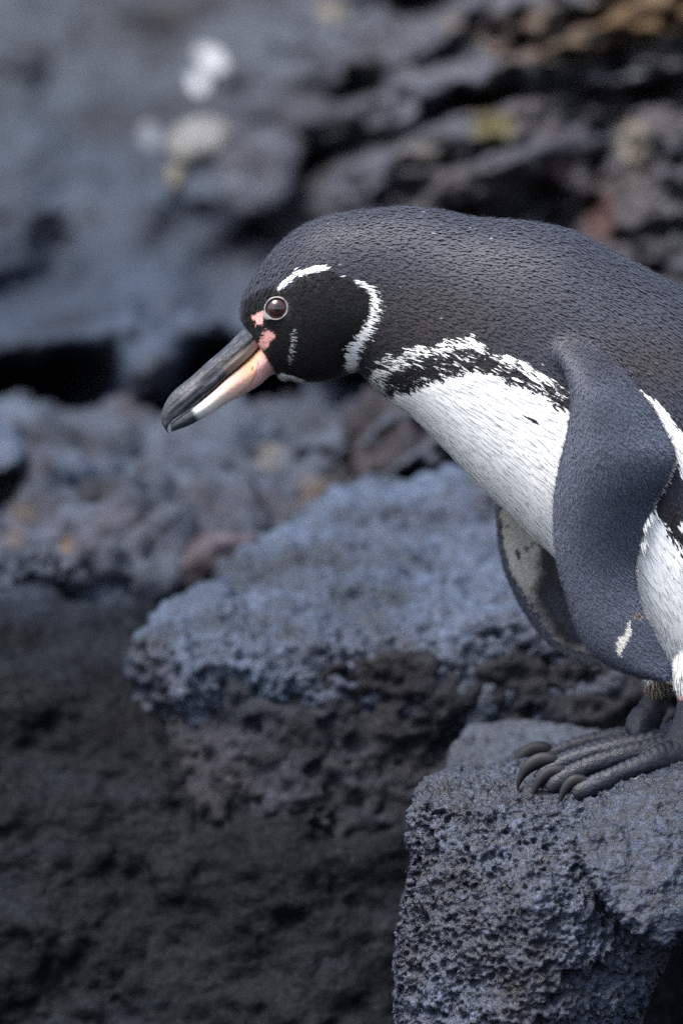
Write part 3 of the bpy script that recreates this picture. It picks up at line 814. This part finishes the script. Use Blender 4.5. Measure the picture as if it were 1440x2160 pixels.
def attr_mat(name, rough, sheen=0.0, spec=0.5, bump=None, trans=0.0):
    m, n, b = nt(name)
    a = n.nodes.new('ShaderNodeVertexColor'); a.layer_name = 'Col'
    n.links.new(a.outputs[0], b.inputs['Base Color'])
    b.inputs['Roughness'].default_value = rough
    b.inputs['Specular IOR Level'].default_value = spec
    b.inputs['Sheen Weight'].default_value = sheen
    b.inputs['Sheen Roughness'].default_value = 0.4
    if bump:
        bp = n.nodes.new('ShaderNodeBump'); bp.inputs['Strength'].default_value = bump[1]; bp.inputs['Distance'].default_value = bump[2]
        n.links.new(noise(n, bump[0], 4, 0.65, geo_pos(n)), bp.inputs['Height']); n.links.new(bp.outputs[0], b.inputs['Normal'])
    return m
M_FEATHER = attr_mat('feathers', 0.55, 0.04, 0.2)
M_SKIN = attr_mat('bird_skin', 0.6, 0.0, 0.4, (900, 0.6, 0.0006))

# body skin colours
vreg = region_of(BVs)
bc, bk, bp_ = plumage(BVs, vreg, 0, 5)
sk, ey = skin_free(np.column_stack([body_u, body_v]))
bc = np.where((bc.mean(1) < 0.2)[:, None], bc * 0.55, bc)
dots = worley(np.column_stack([body_u / 4.6, body_v / 4.6, body_d / 4.6]), 6)[0]
pinkc = PINK * (0.9 + 0.12 * RNG.random((len(bc), 1)))
bc[sk] = np.where((dots[sk] < 0.28)[:, None], pinkc[sk] * 0.45, pinkc[sk])
bc[ey] = (0.02, 0.02, 0.022)
set_color(body_me, bc)
body = add_obj('body', body_me, M_SKIN, BIRD)

fc_ = np.empty(len(body_me.polygons) * 3); body_me.polygons.foreach_get('center', fc_)
FREG = region_of(fc_.reshape(-1, 3))
make_plumage('body_plumage', 0)
make_plumage('flipper_plumage', 1, 'slate grey feathers of the near flipper')
make_plumage('flipper_plumage', 2, 'cream and dark spotted feathers inside the far flipper')

# ---- bill
UPPER = [(566, 665, 606, 700, 34), (538, 678, 592, 706, 44), (510, 697, 574, 714, 47), (494, 713, 553, 728, 43), (468, 738, 531, 751, 38), (437, 764, 506, 774, 33), (408, 791, 480, 796, 28), (383, 811, 452, 822, 25), (363, 829, 420, 848, 22), (350, 848, 392, 868, 18),
         (342, 870, 368, 884, 14), (341, 889, 356, 897, 9), (347, 903, 354, 907, 5), (354, 913, 357, 914, 2)]
LOWER = [(600, 712, 612, 788, 36), (576, 716, 575, 790, 46), (553, 729, 548, 812, 42), (531, 752, 520, 829, 33), (506, 775, 494, 842, 29), (480, 797, 470, 856, 26), (452, 823, 446, 871, 23), (420, 850, 418, 888, 19), (396, 868, 396, 899, 15), (376, 882, 376, 906, 11), (360, 893, 362, 911, 6)]
def bill_sec(kind):
    def sec(r, th):
        T = r[0:2]; B = r[2:4]; c = (T + B) / 2; h = (T - B) / 2
        cs = np.cos(th); sn = np.sin(th)
        y = cs if kind == 'upper' else -cs            # +1 at the ridge, -1 at the cutting edge
        p = c + np.where(y > 0, spow(cs, 0.9), spow(cs, 0.6))[:, None] * h
        w = np.where(y > 0, spow(sn, 0.85), spow(sn, 0.42)) * r[4] * (1 - 0.28 * np.clip(y, 0, 1))
        return np.column_stack([p, w])
    return sec

def bill(name, stations, kind, colour):
    V, F = loft(stations, 150, 80, bill_sec(kind))
    if kind == 'upper':     # shallow grooves and growth plates running along the horn
        t = np.interp(np.arange(len(V)) // 80, [0, 150], [0, 1])
        p = V[:, :2]
        g1 = fbm(np.column_stack([(p[:, 0] * 0.71 + p[:, 1] * -0.71) * 0.006, (p[:, 0] * 0.66 + p[:, 1] * 0.75) * 0.085, V[:, 2] * 0.01]), 3, 3, ridged=True)
        V[:, 2] *= 1 + 0.075 * g1 * (np.abs(V[:, 2]) > 4) * (t < 0.75)
    me = mesh_from(name, to_world(V), F)
    set_color(me, colour(V))
    return add_obj(name, me, M_HORN, BIRD)

def upper_col(V):
    p = V[:, :2]; n = len(p)
    base = np.tile(np.array([0.0105, 0.0112, 0.014]), (n, 1))
    al = np.column_stack([(p[:, 0] * 0.71 - p[:, 1] * 0.71) * 0.016, (p[:, 0] * 0.66 + p[:, 1] * 0.75) * 0.10, np.full(n, .3)])
    st = fbm(al, 11, 4, 0.6)
    base *= (1 + 0.9 * st)[:, None]
    scr = fbm(al * np.array([1.0, 3.2, 1.0]), 17, 3, 0.6, ridged=True)
    base += np.array([0.050, 0.052, 0.060]) * (sstep(0.42, 0.75, scr) * sstep(340, 420, p[:, 0]))[:, None]
    sc, _ = polyline_dist(p, [(470, 775), (450, 790), (430, 805), (405, 820), (392, 840)])
    f = sstep(16, 3, sc + 10 * fbm(np.column_stack([p * 0.07, np.zeros(n)]), 5, 3)) * sstep(-0.15, 0.35, st) * 0.75
    base += (np.array([0.12, 0.115, 0.13]) - base) * f[:, None]
    bg_, t = polyline_dist(p, [(560, 722), (530, 741), (505, 760), (482, 778)])
    f = sstep(15, 5, bg_ + 4 * st) * (1 - 0.6 * t)
    base += (np.array([0.42, 0.33, 0.25]) - base) * f[:, None]
    pk, t = polyline_dist(p, [(588, 700), (572, 711), (552, 724), (536, 738)])
    f = sstep(15, 6, pk + 2 * st) * sstep(1.0, 0.8, t)
    base += (np.array([0.64, 0.27, 0.25]) - base) * f[:, None]
    tip = sstep(420, 360, p[:, 0])
    base += (np.array([0.026, 0.030, 0.034]) - base) * (tip * 0.7)[:, None]
    wd, _ = polyline_dist(p, [(349, 893), (372, 879), (398, 864), (420, 848)])
    base += (np.array([0.075, 0.085, 0.095]) - base) * (sstep(6, 2, wd) * 0.8)[:, None]
    return base

def lower_col(V):
    p = V[:, :2]; n = len(p)
    s = (p[:, 0] - 357) * 0.80 + (913 - p[:, 1]) * 0.60           # along the bill from the tip
    nz = fbm(np.column_stack([p * 0.04, np.zeros(n)]), 21, 4)
    s = s + 8 * nz
    keys = [0, 60, 74, 95, 150, 185, 215, 235, 300]
    cols = np.array([(0.02, 0.024, 0.028), (0.03, 0.035, 0.04), (0.45, 0.46, 0.46), (0.66, 0.62, 0.57), (0.66, 0.45, 0.36), (0.62, 0.38, 0.29), (0.56, 0.31, 0.18), (0.60, 0.34, 0.26), (0.62, 0.31, 0.28)])
    c = np.column_stack([np.interp(s, keys, cols[:, k]) for k in range(3)])
    b_, t = polyline_dist(p, [(545, 765), (540, 790), (528, 812), (505, 830)])
    sk = inside(p, [(541, 768), (600, 740), (620, 820), (500, 846), (515, 826), (534, 806), (541, 785)])
    c[sk] = np.array([0.64, 0.35, 0.32])
    dots = worley(np.column_stack([p / 4.4, V[:, 2:3] / 4.4]), 8)[0]
    c[sk & (dots < 0.30)] *= 0.6
    ed = sstep(4, 1, b_)
    c = c * (1 - 0.35 * ed[:, None])
    stn = np.hypot(p[:, 0] - 533, p[:, 1] - 778) < 5 + 4 * nz
    c[stn] = (0.16, 0.06, 0.02)
    up = sstep(2.0, 0.5, polyline_dist(p, [(566, 722), (531, 752), (480, 797), (420, 850)])[0])
    c = c + (np.array([0.10, 0.06, 0.07]) - c) * (0.8 * up[:, None])
    yel, _ = polyline_dist(p, [(552, 742), (536, 758), (524, 768)])
    c = c + (np.array([0.58, 0.35, 0.16]) - c) * (sstep(9, 3, yel) * 0.6)[:, None]
    return c
M_HORN = attr_mat('horn', 0.36, 0.0, 0.45, (380, 0.5, 0.0006))
bill('upper_bill', UPPER, 'upper', upper_col)
bill('lower_bill', LOWER, 'lower', lower_col)

# ---- eyes
def plain(name, col, rough, spec=0.5, coat=0.0):
    m, n, b = nt(name)
    nz = noise(n, 1500, 3, 0.6, geo_pos(n))
    c = mixc(n, ramp(n, nz, [(0.3, (0, 0, 0)), (0.7, (1, 1, 1))]), tuple(x * 0.82 for x in col), tuple(min(1, x * 1.15) for x in col))
    n.links.new(c, b.inputs['Base Color'])
    b.inputs['Roughness'].default_value = rough; b.inputs['Specular IOR Level'].default_value = spec; b.inputs['Coat Weight'].default_value = coat
    b.inputs['Coat Roughness'].default_value = 0.04
    return m
M_BALL = plain('eye_white', (0.07, 0.065, 0.066), 0.2, 0.5, 0.3)
M_IRIS = plain('iris', (0.030, 0.0125, 0.0115), 0.18, 0.4, 0.4)
M_PUPIL = plain('pupil', (0.004, 0.003, 0.003), 0.1, 0.5, 0.4)
M_RING = plain('eye_skin', (0.19, 0.18, 0.175), 0.7)

def eye(side):
    org = Vector(P3(584, 653, side * 400)); dr = Vector(FWD * -side)
    hit, nrm, _, _ = body_bvh.ray_cast(org, dr)
    nrm = Vector(nrm); 
    if nrm.dot(dr) > 0: nrm = -nrm
    nrm = (nrm * 0.25 - dr * 0.75).normalized()
    R = 27 * S
    c = hit - nrm * (R * 0.52)
    zq = nrm.to_track_quat('Z', 'Y').to_matrix()
    def cap(r, a0, a1, rings=14, seg=40, bulge=0.0):
        V = []; F = []
        for i in range(rings + 1):
            a = a0 + (a1 - a0) * i / rings
            for k in range(seg):
                t = 2 * math.pi * k / seg
                V.append(c + zq @ Vector((math.sin(a) * math.cos(t), math.sin(a) * math.sin(t), math.cos(a))) * r)
        for i in range(rings):
            for k in range(seg):
                F.append((i * seg + k, (i + 1) * seg + k, (i + 1) * seg + (k + 1) % seg, i * seg + (k + 1) % seg))
        return V, F
    V, F = cap(R, 0.001, math.pi)
    e = add_obj('eye', mesh_from('eye', V, F), M_BALL, BIRD)
    # iris and pupil look slightly forward and up: turn the caps
    tilt = Matrix.Rotation(0.12, 3, Vector(UP)) if side < 0 else Matrix.Rotation(-0.12, 3, Vector(UP))
    zq0 = zq
    zq = (tilt @ zq)
    V, F = cap(R * 1.012, 0.25, 0.84); i_ = add_obj('iris', mesh_from('iris', V, F), M_IRIS); 
    V, F = cap(R * 1.016, 0.001, 0.27); p_ = add_obj('pupil', mesh_from('pupil', V, F), M_PUPIL)
    zq = zq0
    V = []; F = []; seg, tb = 64, 14
    for k in range(seg):
        t = 2 * math.pi * k / seg
        for j in range(tb):
            a = 2 * math.pi * j / tb
            wob = 1 + 0.035 * math.sin(2 * t + 0.5)
            rr = (23.6 * wob + (2.1 + 0.8 * math.sin(5 * t + 1) * math.sin(2 * t)) * math.cos(a)) * S
            off = zq @ Vector((math.cos(t), math.sin(t), 0))
            fr = -0.78 * off.dot(Vector(RIGHT)) - 0.62 * off.dot(Vector(UP))
            if fr > 0.9 and math.cos(a) > 0: rr *= 1 + 0.28 * (fr - 0.9) / 0.1
            V.append(c + zq @ Vector((rr * math.cos(t), rr * math.sin(t), R * 0.60 + 6.0 * S * math.sin(a))))
    for k in range(seg):
        for j in range(tb):
            F.append((k * tb + j, ((k + 1) % seg) * tb + j, ((k + 1) % seg) * tb + (j + 1) % tb, k * tb + (j + 1) % tb))
    r_ = add_obj('eye_ring', mesh_from('eye_ring', V, F), M_RING)
    for o in (i_, p_, r_):
        o.parent = e; o.matrix_parent_inverse = (Matrix.Translation(BIRD.location) @ Matrix.Translation(-BIRD.location))
    return e
eye(-1); eye(1)

# ---- feet
def toe_tube(path, nst=70, nring=28, ridge=0.0, ridge_n=16):
    """path rows: u v d radius_u radius_d ; rings square to the path"""
    st = catmull(path, nst); c = st[:, :3]
    tg = np.gradient(c, axis=0); tg /= np.linalg.norm(tg, axis=1, keepdims=True)
    th = np.linspace(0, 2 * np.pi, nring, endpoint=False)
    V = []
    for i in range(nst):
        z = np.array([0, 0, 1.0]); s_ = z - tg[i] * (tg[i] @ z); s_ /= np.linalg.norm(s_); n_ = np.cross(tg[i], s_)
        k = 1 + ridge * (abs(math.sin(math.pi * ridge_n * i / nst)) ** 0.6 - 0.5)
        V.append(c[i] + (np.cos(th) * st[i, 4])[:, None] * s_ + (np.sin(th) * st[i, 3] * k)[:, None] * n_)
    V = np.concatenate(V); F = []
    for i in range(nst - 1):
        for k in range(nring):
            F.append((i * nring + k, i * nring + (k + 1) % nring, (i + 1) * nring + (k + 1) % nring, (i + 1) * nring + k))
    F.append(tuple(range(nring))[::-1]); F.append(tuple((nst - 1) * nring + k for k in range(nring)))
    return V, F

M_FOOT = None
def foot_material():
    m, n, b = nt('foot_skin')
    pos = geo_pos(n)
    a = n.nodes.new('ShaderNodeVertexColor'); a.layer_name = 'Col'
    vo = n.nodes.new('ShaderNodeTexVoronoi'); vo.feature = 'DISTANCE_TO_EDGE'; vo.inputs['Scale'].default_value = 850
    n.links.new(pos, vo.inputs['Vector'])
    cr = ramp(n, vo.outputs['Distance'], [(0.0, (0.62,) * 3), (0.12, (1,) * 3)])
    c = mixc(n, 1.0, a.outputs[0], cr, 'MULTIPLY')
    c = mixc(n, 1.0, c, ramp(n, noise(n, 140, 5, 0.65, pos), [(0.3, (0.65,) * 3), (0.7, (1.4,) * 3)]), 'MULTIPLY')
    n.links.new(c, b.inputs['Base Color'])
    b.inputs['Roughness'].default_value = 0.5; b.inputs['Specular IOR Level'].default_value = 0.3
    bp = n.nodes.new('ShaderNodeBump'); bp.inputs['Strength'].default_value = 0.7; bp.inputs['Distance'].default_value = 0.0004
    n.links.new(vo.outputs['Distance'], bp.inputs['Height']); 
    bp2 = n.nodes.new('ShaderNodeBump'); bp2.inputs['Strength'].default_value = 0.6; bp2.inputs['Distance'].default_value = 0.0009
    n.links.new(noise(n, 330, 4, 0.6, pos), bp2.inputs['Height']); n.links.new(bp.outputs[0], bp2.inputs['Normal'])
    n.links.new(bp2.outputs[0], b.inputs['Normal'])
    return m
M_FOOT = foot_material()
M_CLAW = plain('claw', (0.0075, 0.0078, 0.0098), 0.62, 0.25)

def foot(du, dv, dd, label, toes, leg, claws, web):
    bm = bmesh.new()
    def put(V, F):
        V = V + np.array([du, dv, dd]); m = mesh_from('t', to_world(V), F); bm.from_mesh(m); bpy.data.meshes.remove(m)
    put(*toe_tube(leg, ridge=0.05, ridge_n=9))
    for t in toes: put(*toe_tube(t, nst=220, ridge=0.22, ridge_n=24))
    for wq in web:
        t = bmesh.new()
        for q in wq: t.verts.new(tuple(np.array(q) + np.array([du, dv, dd])))
        bmesh.ops.convex_hull(t, input=t.verts)
        Vh = np.array([tuple(x.co) for x in t.verts]); t.verts.index_update(); Fh = [tuple(x.index for x in f.verts) for f in t.faces]; t.free()
        m = mesh_from('t', to_world(Vh), Fh); bm.from_mesh(m); bpy.data.meshes.remove(m)
    bmesh.ops.recalc_face_normals(bm, faces=bm.faces)
    me = remeshed(bm, 0.00055); smooth_mesh(me, 1, 0.5)
    v = get_v(me); u, w, d = bird_uv(v)
    nz = fbm(v * 260, 5, 3)
    set_v(me, v + get_n(me) * (0.00035 * nz)[:, None])
    c = np.tile(np.array([0.0098, 0.0128, 0.0195]), (len(v), 1))
    pk = np.hypot(u - (1438 + du), (w - (1462 + dv)) * 1.2) < 17 + 8 * nz
    c[pk] = (0.36, 0.18, 0.18)
    sp = (fbm(v * 120, 9, 3) > 0.42); c[sp] *= 1.7
    set_color(me, c)
    o = add_obj('foot', me, M_FOOT, BIRD)
    if label: o['label'] = label
    for path in claws:
        path = [(path[0][0] + 20, path[0][1] + 9, path[0][2], 5, 5)] + list(path)
        V, F = toe_tube(path, 40, 20)
        V = V + np.array([du, dv, dd])
        cl = add_obj('claw', mesh_from('claw', to_world(V), F), M_CLAW)
        cl.parent = o
    return o

# near foot (pixel space, depth in pixels; the bird's feet stand 120 px either side of its middle)
N_LEG = [(1462, 1430, -118, 34, 36), (1456, 1475, -122, 32, 34), (1448, 1520, -128, 34, 36), (1440, 1565, -135, 42, 42), (1428, 1602, -140, 34, 44), (1415, 1612, -142, 20, 34)]
N_TOES = [[(1440, 1590, -150, 34, 30), (1395, 1592, -168, 30, 26), (1345, 1610, -186, 22, 21), (1290, 1631, -200, 20, 19), (1245, 1650, -208, 20, 19), (1216, 1664, -210, 18, 18), (1203, 1672, -209, 12, 14)],
          [(1435, 1578, -135, 32, 30), (1380, 1580, -138, 29, 25), (1320, 1588, -142, 21, 20), (1255, 1606, -146, 19, 18), (1205, 1626, -148, 20, 19), (1170, 1648, -150, 21, 21), (1152, 1662, -150, 13, 15)],
          [(1430, 1572, -118, 30, 26), (1360, 1568, -108, 24, 23), (1290, 1576, -98, 18, 18), (1230, 1592, -90, 18, 17), (1180, 1611, -86, 19, 18), (1150, 1632, -88, 20, 20), (1130, 1645, -88, 14, 14)]]
N_CLAWS = [[(1222, 1640, -210, 11, 9), (1204, 1640, -212, 12.5, 9), (1190, 1651, -213, 10.5, 8), (1180, 1667, -213, 7.5, 6), (1174, 1684, -213, 4, 4), (1173, 1697, -213, 1, 1)],
           [(1178, 1622, -152, 12, 10), (1156, 1624, -153, 13.5, 10), (1138, 1637, -154, 11.5, 9), (1126, 1655, -154, 8, 7), (1120, 1673, -154, 4.5, 4), (1120, 1688, -154, 1, 1)],
           [(1160, 1600, -90, 14, 12), (1134, 1602, -90, 16, 12), (1112, 1615, -90, 14, 11), (1098, 1633, -90, 9, 8), (1091, 1650, -90, 5, 5), (1089, 1664, -90, 1, 1)]]
N_WEB = [[(1420, 1594, -165), (1320, 1628, -190), (1310, 1624, -142), (1420, 1590, -135), (1420, 1614, -165), (1330, 1638, -188), (1320, 1634, -142)],
         [(1420, 1590, -135), (1310, 1622, -142), (1300, 1606, -102), (1410, 1586, -110), (1420, 1610, -135), (1320, 1632, -142), (1310, 1616, -102)]]
foot(0, 0, 0, 'near scaly grey foot with three curved claws', N_TOES, N_LEG, N_CLAWS, N_WEB)
F_LEG = [(1462, 1430, -118, 30, 34), (1458, 1475, -122, 27, 32), (1442, 1520, -128, 30, 34), (1420, 1552, -135, 34, 40), (1405, 1580, -140, 26, 42), (1395, 1590, -142, 16, 30)]
F_TOES = [[(a + 40 + 8 * k if a < 1400 else a, b + 6, c, r1 * 0.92, r2 * 0.92) for (a, b, c, r1, r2) in t] for k, t in enumerate(N_TOES)]
F_CLAWS = [[(a + 40 + 8 * k, b + 6, c, r1, r2) for (a, b, c, r1, r2) in t] for k, t in enumerate(N_CLAWS)]
foot(-62, -22, 262, 'far grey foot half hidden by the near one', F_TOES, F_LEG, F_CLAWS, N_WEB)

# ---- tail, a stiff short wedge of feathers
TAIL = [(1760, 1440, 0, 60, 34), (1790, 1490, 0, 52, 26), (1815, 1550, 0, 42, 18), (1832, 1605, 0, 26, 10), (1840, 1640, 0, 8, 5)]
V, F = loft([(r[0], r[1], r[3], r[4], 0) for r in TAIL], 40, 24, lambda r, th: np.column_stack([r[0] + np.cos(th) * r[3], r[1] + 0 * th, np.sin(th) * r[2]]))
me = mesh_from('tail', to_world(V), F); set_color(me, np.tile(BROWN, (len(V), 1)) * (0.8 + 0.4 * RNG.random((len(V), 1))))
add_obj('tail', me, M_FEATHER, BIRD)
